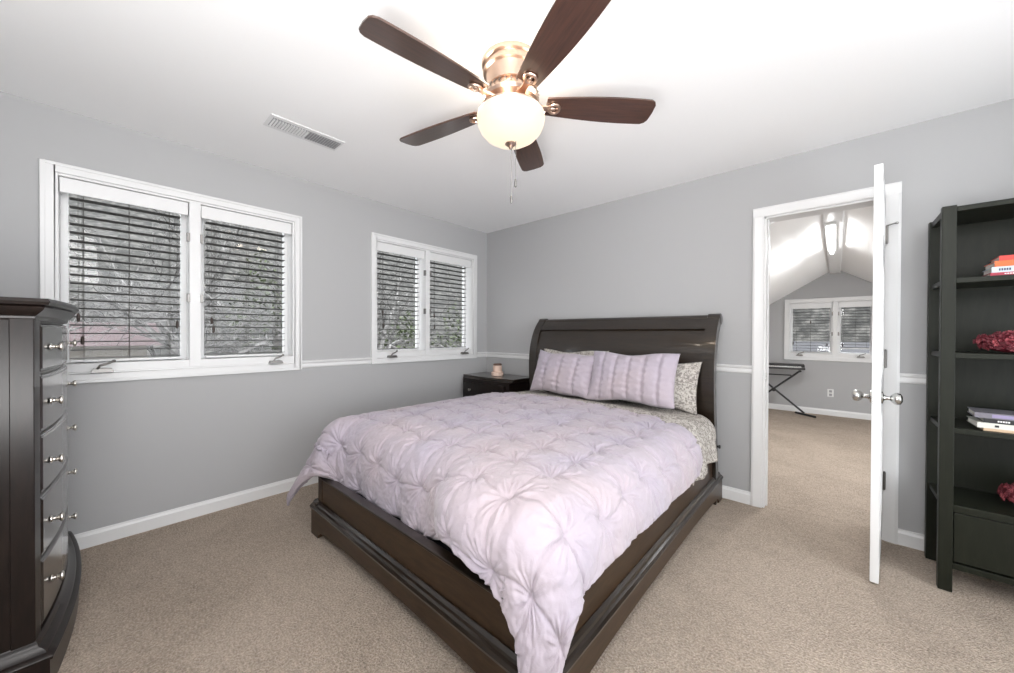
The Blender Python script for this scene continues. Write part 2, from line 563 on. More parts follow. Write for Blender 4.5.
def make_window(name, w, fn, tw, mull):
    """fn(u, d, z) maps wall coords; d>0 is outward. Two casements with a mullion (m0, m1)."""
    e = bpy.data.objects.new(name, None)
    C.objects.link(e)
    e['kind'] = 'structure'
    a, b, z0, z1 = w
    fb = lambda mb, u0, u1, d0, d1, q0, q1: mb.prism([(u0, q0), (u1, q0), (u1, q1), (u0, q1)], lambda u, v, ww: fn(u, ww, v), d0, d1)
    t = MB()
    # casing: face boards with raised outer bead
    for (u0, u1, q0, q1) in ((a, a + tw, z0, z1), (b - tw, b, z0, z1), (a + tw, b - tw, z1 - tw, z1), (a + tw, b - tw, z0, z0 + tw)):
        fb(t, u0, u1, -0.014, 0.002, q0, q1)
    for (u0, u1, q0, q1) in ((a, a + .016, z0, z1), (b - .016, b, z0, z1), (a + .016, b - .016, z1 - .016, z1), (a + .016, b - .016, z0, z0 + .016)):
        fb(t, u0, u1, -0.021, -0.014, q0, q1)
    t.obj('window_casing', 'white_trim', e, bevel=0.0025)
    A, Bq, Z0, Z1 = a + tw, b - tw, z0 + tw, z1 - tw
    j = MB()
    th = 0.012
    fb(j, A, A + th, 0.0, 0.145, Z0, Z1)
    fb(j, Bq - th, Bq, 0.0, 0.145, Z0, Z1)
    fb(j, A + th, Bq - th, 0.0, 0.145, Z1 - th, Z1)
    fb(j, A + th, Bq - th, 0.0, 0.145, Z0, Z0 + th)
    fb(j, A + th, Bq - th, 0.002, 0.145, Z0 + th, Z0 + 0.058)
    fb(j, mull[0], mull[1], -0.002, 0.145, Z0 + 0.012, Z1 - th)
    j.obj('window_frame', 'white_trim', e, bevel=0.002)
    for (u0, u1) in ((A + th, mull[0]), (mull[1], Bq - th)):
        q0, q1 = Z0 + 0.058, Z1 - th
        s = MB()
        sw = 0.03
        fb(s, u0, u0 + sw, 0.112, 0.143, q0, q1)
        fb(s, u1 - sw, u1, 0.112, 0.143, q0, q1)
        fb(s, u0 + sw, u1 - sw, 0.112, 0.143, q1 - sw, q1)
        fb(s, u0 + sw, u1 - sw, 0.112, 0.143, q0, q0 + sw * .6)
        so = s.obj('sash', 'white_trim', e, bevel=0.002)
        g = MB()
        fb(g, u0 + sw, u1 - sw, 0.120, 0.124, q0 + sw * .6, q1 - sw)
        g.obj('window_pane', 'window_glass', so)
    # latches on the mullion sides
    for (u0, u1) in ((mull[0] - 0.012, mull[0] + 0.004), (mull[1] - 0.004, mull[1] + 0.012)):
        for zz in (Z0 + (Z1 - Z0) * 0.42, Z0 + (Z1 - Z0) * 0.78):
            l = MB()
            fb(l, u0, u1, -0.006, 0.02, zz - 0.028, zz + 0.028)
            l.obj('sash_latch', 'dark_metal', e, bevel=0.002)
    return e


def crank(e, fn, uc, z, flip=1):
    m = MB()
    m.prism([(uc - .045, z - .009), (uc + .045, z - .009), (uc + .035, z + .012), (uc - .035, z + .012)], lambda u, v, w: fn(u, w, v), -0.045, 0.002)
    m.tube([fn(uc - .02 * flip, -0.04, z + .01), fn(uc - .01 * flip, -0.047, z + .03), fn(uc + .02 * flip, -0.045, z + .04), fn(uc + .04 * flip, -0.035, z + .05)], 0.006)
    m.ball(fn(uc + .045 * flip, -0.033, z + .053), 0.009, seg=8, rings=6)
    m.obj('crank_handle', 'dark_metal', e, smooth=True)


win1 = make_window('window_1', W1, Q, TW, (-2.747, -2.688))
crank(win1, Q, -3.13, 1.002)
crank(win1, Q, -2.255, 1.002)
win2 = make_window('window_2', W2, Q, TW, (-0.892, -0.838))
crank(win2, Q, -1.285, 1.002)
crank(win2, Q, -0.375, 1.002)
QF = lambda u, d, z: (u, YF + d, z)
win3 = make_window('window_3', FW, QF, 0.055, (3.108, 3.172))
crank(win3, QF, 2.72, 0.905)
crank(win3, QF, 3.42, 0.905)


def blind(name, label, fn, u0, u1, z0, z1, d, group, tass, lift=0.0, nsl=20, tilt=-6):
    e = thing(name, label, 'blind', fn((u0 + u1) / 2, d, z1), 0, group)
    o0 = Vector(e.location)
    gn = lambda u, dd, z: tuple(Vector(fn(u, dd, z)) - o0)
    fb = lambda mb, a, b, d0, d1, q0, q1: mb.prism([(a, q0), (b, q0), (b, q1), (a, q1)], lambda u, v, w: gn(u, w, v), d0, d1)
    v = MB()
    fb(v, u0, u1, 0.014, 0.022, z1 - 0.082, z1)
    fb(v, u0, u0 + 0.006, 0.022, d + 0.01, z1 - 0.082, z1)
    fb(v, u1 - 0.006, u1, 0.022, d + 0.01, z1 - 0.082, z1)
    v.obj('valance', 'white_trim', e, bevel=0.002)
    u0 += 0.026
    u1 -= 0.026
    hr = MB()
    fb(hr, u0 + 0.008, u1 - 0.008, d - 0.028, d + 0.018, z1 - 0.045, z1 - 0.004)
    hr.obj('head_rail', 'white_trim', e)
    sm = MB()
    zt, zb = z1 - 0.095, z0 + 0.022 + lift
    hw = 0.0225
    tl = math.radians(tilt)
    for i in range(nsl):
        zz = zt + (zb - zt) * i / (nsl - 1)
        pts = [(-hw, 0), (-hw * .4, 0.0016), (hw * .4, 0.0016), (hw, 0), (hw, 0.0028), (hw * .4, 0.0044), (-hw * .4, 0.0044), (-hw, 0.0028)]
        sm.prism([(p * math.cos(tl) - q * math.sin(tl), p * math.sin(tl) + q * math.cos(tl)) for p, q in pts], lambda a, b, w: gn(w, d + a, zz + b), u0 + 0.006, u1 - 0.006)
    sm.obj('slats', 'slat', e)
    br = MB()
    fb(br, u0 + 0.006, u1 - 0.006, d - 0.024, d + 0.024, z0 + 0.002 + lift, z0 + 0.016 + lift)
    br.obj('bottom_rail', 'white_trim', e, bevel=0.002)
    cr = MB()
    for t in (0.12, 0.5, 0.88):
        u = u0 + (u1 - u0) * t
        for dd in (-0.024, 0.024):
            cr.tube([gn(u, d + dd, z1 - 0.04), gn(u, d + dd, z0 + 0.012 + lift)], 0.0011, 5)
    cr.obj('ladder_cord', 'cord', e)
    for (t, zz) in tass:
        u = u0 + (u1 - u0) * t
        c = MB().tube([gn(u, d - 0.030, z1 - 0.06), gn(u, d - 0.031, zz)], 0.0010, 5)
        co = c.obj('pull_cord', 'cord', e)
        x, y, z = gn(u, d - 0.031, zz)
        MB().lathe([(0.001, 0.0), (0.006, -0.004), (0.008, -0.022), (0.007, -0.045), (0.001, -0.05)], (x, y, z), 10).obj('tassel', 'tassel', e, smooth=True)


zb0, zt0 = 1.048, 2.075
blind('window_blind', 'open slatted blind in the left half of the window behind the dresser', Q, -3.286, -2.751, zb0, zt0, 0.082, None,
      [(0.08, 1.33), (0.11, 1.20), (0.95, 1.30)])
blind('window_blind', 'open slatted blind in the right half of the larger near window', Q, -2.684, -2.137, zb0, zt0, 0.082, None, [(0.07, 1.33), (0.09, 1.27)])
blind('window_blind', 'open slatted blind in the left half of the window nearest the bed', Q, -1.425, -0.896, zb0, zt0, 0.082, None, [(0.12, 1.44), (0.13, 1.32)])
blind('window_blind', 'open slatted blind in the right half of the window by the room corner', Q, -0.834, -0.247, zb0, zt0, 0.082, None, [(0.12, 1.44), (0.13, 1.32)])
blind('window_blind', 'slatted blind in the left half of the window seen through the doorway', QF, 2.594, 3.104, 0.948, 1.726, 0.082, None, [(0.03, 1.12), (0.5, 1.45), (0.93, 1.1)], nsl=16)
blind('window_blind', 'slatted blind partly cut by the open door, in the attic room window', QF, 3.176, 3.55, 0.948, 1.726, 0.082, None, [(0.06, 1.1)], lift=0.07, nsl=15)

# ------------------------------------------------------------------ ceiling fan
FX, FY = 2.058, -1.897
fan = thing('ceiling_fan', 'flush-mount copper ceiling fan with five brown blades and a lit glass bowl', 'ceiling fan', (FX, FY, H))
z_ = lambda z: z - H
MB().lathe([(0.128, z_(2.4395)), (0.132, z_(2.43)), (0.130, z_(2.42)), (0.120, z_(2.416)), (0.121, z_(2.398)), (0.125, z_(2.394)), (0.125, z_(2.387)), (0.113, z_(2.382)),
            (0.110, z_(2.37)), (0.106, z_(2.335)), (0.104, z_(2.322)), (0.090, z_(2.317))], seg=48).obj('canopy', 'copper', fan, smooth=True)
MB().lathe([(0.088, z_(2.319)), (0.103, z_(2.312)), (0.120, z_(2.290)), (0.127, z_(2.272)), (0.122, z_(2.258)), (0.104, z_(2.248)), (0.094, z_(2.235)), (0.114, z_(2.228)),
            (0.138, z_(2.222)), (0.146, z_(2.214)), (0.144, z_(2.206)), (0.12, z_(2.204))], seg=48).obj('motor_housing', 'copper', fan, smooth=True)
vm = MB()
for i in range(30):
    a = 2 * PI * i / 30
    t = MB().prism([(-0.0035, 0), (0.0035, 0), (0.0035, 0.024), (-0.0035, 0.024)], lambda u, v, w: (w, u, v), 0, 0.006)
    m = Matrix.Rotation(a, 4, 'Z') @ Matrix.Translation((0.1225, 0, z_(2.286))) @ Matrix.Rotation(-0.62, 4, 'Y')
    t.xf(m)
    vm.add(t.v, t.f)
vm.obj('vent_slots', 'dark_metal', fan)
bowl = [(0.143, z_(2.212)), (0.151, z_(2.203)), (0.153, z_(2.188)), (0.149, z_(2.165)), (0.137, z_(2.138)), (0.115, z_(2.113)), (0.084, z_(2.094)), (0.047, z_(2.083)), (0.012, z_(2.079))]
MB().lathe(bowl + [(r - 0.004, z + 0.004) for r, z in bowl[::-1]], seg=48).obj('glass_bowl', 'lit_glass', fan, smooth='all')
MB().lathe([(0.001, z_(2.083)), (0.024, z_(2.081)), (0.026, z_(2.077)), (0.018, z_(2.071)), (0.008, z_(2.067)), (0.010, z_(2.061)), (0.006, z_(2.055)), (0.001, z_(2.053))], seg=20).obj('finial', 'copper', fan, smooth=True)
BA = [262.9, 190.9, 118.9, 46.9, -25.1]
R0, R1 = 0.16, 0.660
tip_pts = []
for i in range(13):          # outline of one blade
    t = i / 12
    r = R0 + (R1 - R0 - 0.03) * t
    w = 0.046 + 0.026 * math.sin(PI * min(1, t * 0.62 + 0.02)) ** 1.0
    tip_pts.append((r, w))
outl = tip_pts + [(R1 - 0.012, tip_pts[-1][1] - 0.010), (R1 - 0.003, tip_pts[-1][1] - 0.026), (R1, 0)]
poly = outl + [(r, -w) for r, w in outl[-2::-1]]
for a in BA:
    ra = math.radians(a)
    base = Matrix.Rotation(ra, 4, 'Z') @ Matrix.Translation((0, 0, z_(2.252)))
    pit = Matrix.Rotation(math.radians(-11), 4, 'X')
    bl = MB().prism(poly, lambda u, v, w: (u, v, w), 0, 0.008).obj('blade', 'blade_wood', fan, bevel=0.0015)
    bl.matrix_basis = base @ pit
    ir = MB()
    arm = [(0.08, 0.024), (0.11, 0.018), (0.14, 0.012), (0.165, 0.013), (0.175, 0.020)]
    ir.prism(arm + [(r, -w) for r, w in arm[::-1]], lambda u, v, w: (u, v, w), -0.010, -0.001)
    tor = []
    for k in range(24):
        q = 2 * PI * k / 24
        tor.append((0.196 + 0.024 * math.cos(q), 0.024 * math.sin(q), -0.007))
    tt = MB()
    nseg = 24
    for k in range(nseg):
        q = 2 * PI * k / nseg
        for l in range(8):
            p = 2 * PI * l / 8
            rr = 0.024 + 0.0065 * math.cos(p)
            tt.v.append((0.197 + rr * math.cos(q), rr * math.sin(q), -0.007 + 0.0065 * math.sin(p)))
    for k in range(nseg):
        for l in range(8):
            tt.f.append((k * 8 + l, ((k + 1) % nseg) * 8 + l, ((k + 1) % nseg) * 8 + (l + 1) % 8, k * 8 + (l + 1) % 8))
    ir.add(tt.v, tt.f)
    ir.ball((0.190, 0, -0.005), 0.012, (1.3, 0.8, 0.7), 10, 6)
    ir.box(0.17, 0.222, -0.006, 0.006, -0.006, -0.001)
    for (bx, by) in ((0.186, 0.014), (0.186, -0.014), (0.212, 0)):
        ir.ball((bx, by, -0.007), 0.005, (1, 1, .7), 8, 5)
    ir.xf(base @ pit)
    ir.obj('blade_iron', 'copper', fan, smooth=True)
for (dx, dy, zz) in ((0.014, -0.010, 1.842), (0.030, 0.0, 1.913)):
    ch = MB().tube([(dx, dy, z_(2.088)), (dx, dy, z_(zz))], 0.0013, 6)
    co = ch.obj('pull_chain', 'dark_metal', fan)
    MB().lathe([(0.001, z_(zz)), (0.004, z_(zz) - 0.003), (0.006, z_(zz) - 0.016), (0.005, z_(zz) - 0.034), (0.001, z_(zz) - 0.038)], (dx, dy, 0), 10).obj('chain_pull', 'dark_metal', co, smooth=True)
# the lamp's own bulbs, over the rim and under the bowl
for k in range(5):
    a = math.radians(BA[k] + 36)
    lamp('fan_bulb_upper', 'POINT', (FX + 0.17 * math.cos(a), FY + 0.17 * math.sin(a), 2.27), 0.8, (1, 0.88, 0.72), 0.03)

# ceiling vent
vt = thing('ceiling_vent', 'white slotted air register on the ceiling above the windows', 'air vent', (0.742, -2.297, H))
MB().box(-0.080, 0.080, -0.205, 0.205, -0.006, -0.0005).obj('vent_frame', 'white_trim', vt, bevel=0.003)
vs_ = MB()
for i in range(26):
    y = -0.182 + i * 0.0146
    tl = 0.0065 if i < 13 else -0.0065
    vs_.add([(-0.05, y, -0.007), (0.05, y, -0.007), (0.05, y + 0.001, -0.007), (-0.05, y + 0.001, -0.007),
             (-0.05, y + tl, -0.014), (0.05, y + tl, -0.014), (0.05, y + tl + 0.001, -0.014), (-0.05, y + tl + 0.001, -0.014)],
            [(0, 1, 2, 3), (4, 7, 6, 5), (0, 4, 5, 1), (1, 5, 6, 2), (2, 6, 7, 3), (3, 7, 4, 0)])
vs_.obj('louvres', 'white_trim', vt)
MB().box(-0.052, 0.052, -0.186, 0.192, -0.0072, -0.0058).obj('duct_opening', 'grey_plastic', vt)

# ------------------------------------------------------------------ bed
BX0, BX1, BY0, BY1 = 0.772, 2.530, -2.275, -0.035
bed = thing('sleigh_bed', 'dark espresso sleigh bed with scrolled headboard and low footboard', 'bed', ((BX0 + BX1) / 2, (BY0 + BY1) / 2, 0))
BO = Vector(bed.location)
BM = lambda mb: mb.xf(Matrix.Translation(-BO))


def plinth_side(mb, L, t, fn):
    """apron of length L with bracket feet and a raised curved underside, z .0-.155, thickness t"""
    n = 24
    f = 0.13
    pts = [(0, 0), (f * .75, 0), (f * .78, 0.018), (f * .9, 0.034), (f, 0.030), (f * 1.02, 0.040)]
    for i in range(n + 1):
        u = f * 1.05 + (L - 2.1 * f) * i / n
        k = abs(2 * i / n - 1)
        pts.append((u, 0.072 - 0.030 * k ** 3))
    pts += [(L - f * 1.02, 0.040), (L - f, 0.030), (L - f * .9, 0.034), (L - f * .78, 0.018), (L - f * .75, 0), (L, 0), (L, 0.155)]
    top = [(L * (n - i) / n, 0.155) for i in range(1, n)]
    # build as strips so the concave outline stays clean
    low = pts[:-1]
    for (u0, v0), (u1, v1) in zip(low[:-1], low[1:]):
        if u1 - u0 < 1e-6:
            continue
        mb.prism([(u0, v0), (u1, v1), (u1, 0.155), (u0, 0.155)], fn, 0, t)


pl = MB()
plinth_side(pl, BX1 - BX0, 0.03, lambda u, v, w: (BX0 + u, BY0 + w, v))
pl_f = BM(pl).obj('plinth_front', 'espresso_front', bed)
for nm, x, s_ in (('l', BX0, 1), ('r', BX1, -1)):
    p = MB()
    plinth_side(p, BY1 - BY0 - 0.03, 0.03, lambda u, v, w: (x + s_ * w, BY0 + 0.03 + u, v))
    BM(p).obj('plinth_side', 'espresso_front', bed)
# moulding round the plinth top: stepped profile (out, z)
MPf = [(0.0, 0.150), (-0.006, 0.156), (-0.008, 0.166), (0.0, 0.176), (0.010, 0.180), (0.014, 0.190), (0.026, 0.198), (0.06, 0.198), (0.06, 0.150)]
md = MB()
md.prism(MPf, lambda u, v, w: (BX0 + (w if 0 < w < 1 else w), BY0 + u, v), -0.006, BX1 - BX0 + 0.006)
md.prism(MPf, lambda u, v, w: (BX1 - u, w, v), BY0, BY1)
md.prism(MPf, lambda u, v, w: (BX0 + u, w, v), BY0, BY1)
BM(md).obj('base_moulding', 'espresso', bed, bevel=0.002)
IX0, IX1, IY0 = BX0 + 0.030, BX1 - 0.030, BY0 + 0.032
fbm = MB().box(IX0, IX1, IY0, IY0 + 0.04, 0.19, 0.333)
fbo = BM(fbm).obj('footboard', 'espresso_front', bed, bevel=0.003)
ftp = MB().box(IX0 - 0.004, IX1 + 0.004, IY0 - 0.004, IY0 + 0.046, 0.333, 0.346)
BM(ftp).obj('footboard_cap', 'espresso', bed, bevel=0.005)
for x0_ in (IX0 - 0.003, IX1 - 0.057):
    BM(MB().box(x0_, x0_ + 0.06, IY0 - 0.003, IY0 + 0.06, 0.19, 0.345)).obj('corner_post', 'espresso_front', bed, bevel=0.004)
for x0_ in (IX0, IX1 - 0.035):
    BM(MB().box(x0_, x0_ + 0.035, IY0 + 0.05, -0.20, 0.19, 0.345)).obj('side_rail', 'espresso_front', bed, bevel=0.003)
# headboard: S profile in (y, z); posts thicker than the panel


def sleigh(off_front, off_back, z0=0.0):
    ctr = [(-0.150, 0.0), (-0.158, 0.2), (-0.185, 0.42), (-0.215, 0.62), (-0.235, 0.80), (-0.238, 0.95), (-0.224, 1.08), (-0.190, 1.19), (-0.145, 1.27), (-0.098, 1.325)]
    # densify with Catmull-Rom
    P = [Vector(p) for p in ctr]
    out = []
    for i in range(len(P) - 1):
        p0, p1, p2, p3 = P[max(i - 1, 0)], P[i], P[i + 1], P[min(i + 2, len(P) - 1)]
        for k in range(4):
            t = k / 4
            out.append(0.5 * ((2 * p1) + (p2 - p0) * t + (2 * p0 - 5 * p1 + 4 * p2 - p3) * t * t + (3 * p1 - p0 - 3 * p2 + p3) * t ** 3))
    out.append(P[-1])
    fr, bk = [], []
    for i, p in enumerate(out):
        t = (out[min(i + 1, len(out) - 1)] - out[max(i - 1, 0)]).normalized()
        n = Vector((-t.y, t.x))            # points to -y (front)
        fr.append(p + n * off_front)
        bk.append(p - n * off_back)
    return fr, bk


def sweep_strip(mb, fr, bk, x0, x1):
    n = len(fr)
    for i in range(n - 1):
        mb.prism([tuple(fr[i]), tuple(fr[i + 1]), tuple(bk[i + 1]), tuple(bk[i])], lambda u, v, w: (w, u, v), x0, x1)


def solid_strip(fr, bk, x0, x1):
    n = len(fr)
    vs = []
    for x in (x0, x1):
        vs += [(x, p[0], p[1]) for p in fr] + [(x, p[0], p[1]) for p in bk]
    m = 2 * n
    fs = []
    for i in range(n - 1):
        fs += [(i, i + 1, m + i + 1, m + i), (n + i, m + n + i, m + n + i + 1, n + i + 1), (i, n + i, n + i + 1, i + 1), (m + i, m + i + 1, m + n + i + 1, m + n + i)]
    fs += [(0, m, m + n, n), (n - 1, 2 * n - 1, m + 2 * n - 1, m + n - 1)]
    return vs, fs


fr, bk = sleigh(0.034, 0.034)
HPX = [(BX0 + 0.100, BX0 + 0.180), (BX1 - 0.088, BX1 - 0.008)]
for (a, b) in HPX:
    p = MB().add(*solid_strip(fr, bk, a, b))
    p.lathe([(0.001, a - 0.004), (0.034, a - 0.004), (0.042, a), (0.042, b), (0.034, b + 0.004), (0.001, b + 0.004)], (0, -0.078, 1.338), 28, 'x')
    BM(p).obj('headboard_post', 'espresso', bed, smooth=True)
fr2, bk2 = sleigh(0.014, 0.014)
k0, k1 = 6, 35
p = MB().add(*solid_strip(fr2[k0:k1], bk2[k0:k1], HPX[0][1] - 0.01, HPX[1][0] + 0.01))
BM(p).obj('headboard_panel', 'espresso', bed, smooth=True)
fr3, bk3 = sleigh(0.026, 0.022)
p = MB().add(*solid_strip(fr3[32:], bk3[32:], HPX[0][1] - 0.005, HPX[1][0] + 0.005))
p.lathe([(0.036, HPX[0][1] - 0.005), (0.036, HPX[1][0] + 0.005)], (0, -0.080, 1.335), 28, 'x')
BM(p).obj('headboard_rail', 'espresso', bed, smooth=True)
p = MB().add(*solid_strip([q + Vector((-0.006, 0)) for q in fr3[31:34]], bk3[31:34], HPX[0][1] - 0.005, HPX[1][0] + 0.005))
BM(p).obj('headboard_bead', 'espresso', bed, smooth=True)
p = MB().lathe([(0.001, 0.0), (0.008, 0.0), (0.008, 0.014), (0.014, 0.018), (0.012, 0.026), (0.001, 0.028)], (BX1 - 0.012, -0.17, 0.42), 12, 'x')
BM(p).obj('bed_bolt', 'black_metal', bed, smooth=True)

# mattress
MX0, MX1, MY0, MY1 = 0.895, 2.425, -2.12, -0.27


def rbox(x0, x1, y0, y1, z0, z1, r, n=6):
    bm = bmesh.new()
    bmesh.ops.create_cube(bm, size=1)
    for v in bm.verts:
        v.co = Vector(((x0 + x1) / 2 + v.co.x * (x1 - x0), (y0 + y1) / 2 + v.co.y * (y1 - y0), (z0 + z1) / 2 + v.co.z * (z1 - z0)))
    bmesh.ops.bevel(bm, geom=bm.edges[:], offset=r, segments=n, profile=0.5, affect='EDGES')
    m = MB()
    m.v = [tuple(v.co) for v in bm.verts]
    m.f = [tuple(v.index for v in f.verts) for f in bm.faces]
    bm.free()
    return m


o = rbox(MX0, MX1, MY0, MY1, 0.30, 0.622, 0.05)
mt = thing('mattress', 'dark-sided mattress showing as a strip between footboard and comforter', 'mattress', ((MX0 + MX1) / 2, (MY0 + MY1) / 2, 0.2))
MO = Matrix.Translation(-Vector(mt.location))
o.xf(MO).obj('mattress_body', 'ticking', mt, smooth=True)
rbox(MX0 - .005, MX1 + .005, MY0 - .008, MY1, 0.2, 0.30, 0.02, 3).xf(MO).obj('foundation', 'ticking', mt, smooth=True)

# ---- draped cloths
CX0, CX1, CY0 = 0.885, 2.435, -2.005
CYB = CY0
RB = 0.125


def sst(t):
    t = min(1, max(0, t))
    return t * t * (3 - 2 * t)


def drape(X, Y, ztop, flare0=0.03, cf=0.22, ymax=None):
    CY0 = CYB - 0.172 * sst((X - 1.80) / 0.42) - 0.10 * sst((1.05 - X) / 0.25)
    if X < CX0:
        flare0 += 0.16 * sst((-1.35 - Y) / 0.6)
    cx = min(max(X, CX0), CX1)
    cy = max(Y, CY0)
    vx, vy = X - cx, Y - cy
    d = math.hypot(vx, vy)
    sag = 0.012 * math.sin(X * 3.1 + 0.4) * math.sin(Y * 2.3 + 1.0)
    # soft crown: lower toward the edges
    ed = min(cx - CX0, CX1 - cx, cy - CY0)
    crown = -0.022 * math.exp(-max(ed, 0) / 0.16)
    if d < 1e-9:
        return Vector((cx, cy, ztop + sag + crown)), 0
    nx, ny = vx / d, vy / d
    k = min(1, 2 * abs(nx * ny))
    fl = flare0 + cf * k
    arc = RB * PI / 2
    if d < arc:
        ph = d / RB
        out, dn = RB * math.sin(ph), RB * (1 - math.cos(ph))
    else:
        e = d - arc
        out, dn = RB + fl * e, RB + e * math.sqrt(max(0.01, 1 - fl * fl))
    return Vector((cx + nx * out, cy + ny * out, ztop + sag + crown - dn)), k


def hem_right(Y):
    # drop length beyond the inner rectangle on the right side, by y
    return 0.335 + 0.012 * math.sin(Y * 7.0) + 0.01 * math.sin(Y * 17)


def tuck(X, Y):
    """pinch-pleat height: puffs between pinches set on a diamond lattice"""
    sp = 0.20
    a, b = X / sp + 0.2, Y / sp
    a += 0.07 * math.sin(b * 2.1) + 0.04 * math.sin(b * 5.3)
    b += 0.07 * math.sin(a * 1.7) + 0.04 * math.sin(a * 4.9)
    ia, ib = round(a), round(b)
    fa, fb = a - ia, b - ib
    la, lb = abs(fa) * sp, abs(fb) * sp
    r = math.hypot(fa, fb) * sp
    ld = abs(abs(fa) - abs(fb)) * sp * 0.7071
    seam = 1 - math.exp(-(min(la, lb) / 0.0075) ** 1.1)
    diag = 1 - 0.8 * math.exp(-(ld / 0.009) ** 1.3) * math.exp(-(r / 0.10) ** 2)
    h = 0.0125 * seam + 0.0080 * diag + 0.018 * (1 - math.exp(-(r / 0.045)))
    th = math.atan2(fb, fa)
    ph = ia * 1.3 + ib * 2.7
    rr = r if r > 1e-6 else 1e-6
    env = math.exp(-((rr - 0.035) / 0.032) ** 2)
    h += 0.0042 * math.sin(13 * th + ph) * env + 0.0025 * math.sin(21 * th - ph) * math.exp(-((rr - 0.055) / 0.03) ** 2)
    return h


def cloth(name, us, vs, posfn, dispfn, th, m, parent=None):
    nu, nv = len(us), len(vs)
    P = [[posfn(u, v) for v in vs] for u in us]
    out = [None] * (nu * nv)
    for i in range(nu):
        for j in range(nv):
            du = P[min(i + 1, nu - 1)][j] - P[max(i - 1, 0)][j]
            dv = P[i][min(j + 1, nv - 1)] - P[i][max(j - 1, 0)]
            n = du.cross(dv)
            n = n.normalized() if n.length > 1e-9 else Vector((0, 0, 1))
            n = -n
            out[i * nv + j] = P[i][j] + n * dispfn(us[i], vs[j], i / (nu - 1), j / (nv - 1))
    mb = MB()
    mb.v = [tuple(p) for p in out]
    mb.f = [(i * nv + j, (i + 1) * nv + j, (i + 1) * nv + j + 1, i * nv + j + 1) for i in range(nu - 1) for j in range(nv - 1)]
    o = mb.obj(name, m, parent, smooth='all')
    s = o.modifiers.new('thick', 'SOLIDIFY')
    s.thickness = th
    s.offset = -1
    return o


ZT = 0.672
NU, NV = 540, 500
us = [i / (NU - 1) for i in range(NU)]
vs = [j / (NV - 1) for j in range(NV)]
OL, OR_, OF = 0.40, 0.285, 0.408      # overhang left, right, foot (cloth length beyond inner rectangle)


def comf_xy(u, v):
    X = CX0 - OL + (CX1 + OR_ - CX0 + OL) * u
    yh = -0.735 - 0.17 * max(0, (u - 0.80) / 0.2) ** 1.2 - 0.02 * math.sin(u * 9)
    yf = CY0 - OF
    # the corners reach further down than the hems between them
    cr = max(0.0, (X - 1.95) / (CX1 + OR_ - 1.95))
    cl = max(0.0, ((CX0 + 0.16) - X) / (OL + 0.16))
    Y = yh + (yf - yh) * v
    t = max(0.0, (v - 0.70) / 0.30)
    Y -= t * (0.33 * cr ** 2.3 + 0.16 * cl ** 1.3)
    X += t * t * (0.26 * cr ** 3 - 0.05 * cl ** 2)
    return X, Y


def comf_pos(u, v):
    X, Y = comf_xy(u, v)
    left = X < (CX0 + CX1) / 2
    p, k = drape(X, Y, ZT, 0.03, 0.30 if left else 0.16)
    # gentle folds along hanging edges
    hang = max(0, ZT - 0.15 - p.z)
    if X > CX1:
        p.x += hang * 0.10 * math.sin(Y * 15) * (1 - k)
        p.y += 0.0
    if Y < CY0 and CX0 < X < CX1:
        p.y += hang * 0.06 * math.sin(X * 17)
    if not left:
        p.x += hang * 0.10 * sst((k - 0.15) / 0.5) * math.sin(math.atan2(Y - CY0, X - CX1) * 7)
    return p


def comf_disp(u, v, a, b):
    X, Y = comf_xy(u, v)
    e = min(min(a, 1 - a) / 0.012, min(b, 1 - b) / 0.012, 1)
    n = noise.noise(Vector((X * 9, Y * 9, 0))) * 0.003 + noise.noise(Vector((X * 26, Y * 26, 3))) * 0.0045 + noise.noise(Vector((X * 60, Y * 60, 5))) * 0.002
    return (tuck(X, Y) + n) * (0.25 + 0.75 * e) + 0.012


comf = cloth('comforter', us, vs, comf_pos, comf_disp, 0.014, 'lilac_fabric')
tag(comf, 'pale lilac pinch-pleated comforter spread over the bed and hanging to a point', 'comforter')


def sheet_pos(u, v):
    X = CX0 - 0.20 + (CX1 + 0.325 - CX0 + 0.20) * u
    yb, ya = -0.30, -0.90
    if u > 0.8:
        yb -= 0.10 * (u - 0.8) / 0.2
    Y = yb + (ya - yb) * v
    p, k = drape(X, Y, ZT - 0.020 + 0.030 * sst((Y + 0.78) / 0.08), 0.10 if X > CX1 else 0.02)
    if X > CX1:
        h = max(0, ZT - 0.1 - p.z)
        p.x += h * 0.10 * math.sin(Y * 24)
    if p.y > -0.34 and False:
        p.z -= 0.02
    # puff of the folded-back roll, sits higher just in front of the pillows on the flat part
    if X < CX1 + 0.05:
        p.z += 0.016 * math.exp(-((Y + 0.58) / 0.07) ** 2)
    else:
        p.x += 0.0
    return p


def sheet_disp(u, v, a, b):
    return 0.006 * noise.noise(Vector((u * 30, v * 9, 1))) + 0.004 * noise.noise(Vector((u * 60, v * 20, 7)))


sh = cloth('bed_sheet', [i / 119 for i in range(120)], [i / 49 for i in range(50)], sheet_pos, sheet_disp, 0.006, 'floral_fabric')
tag(sh, 'grey and cream floral bedding folded back below the pillows and hanging at the side', 'sheet')


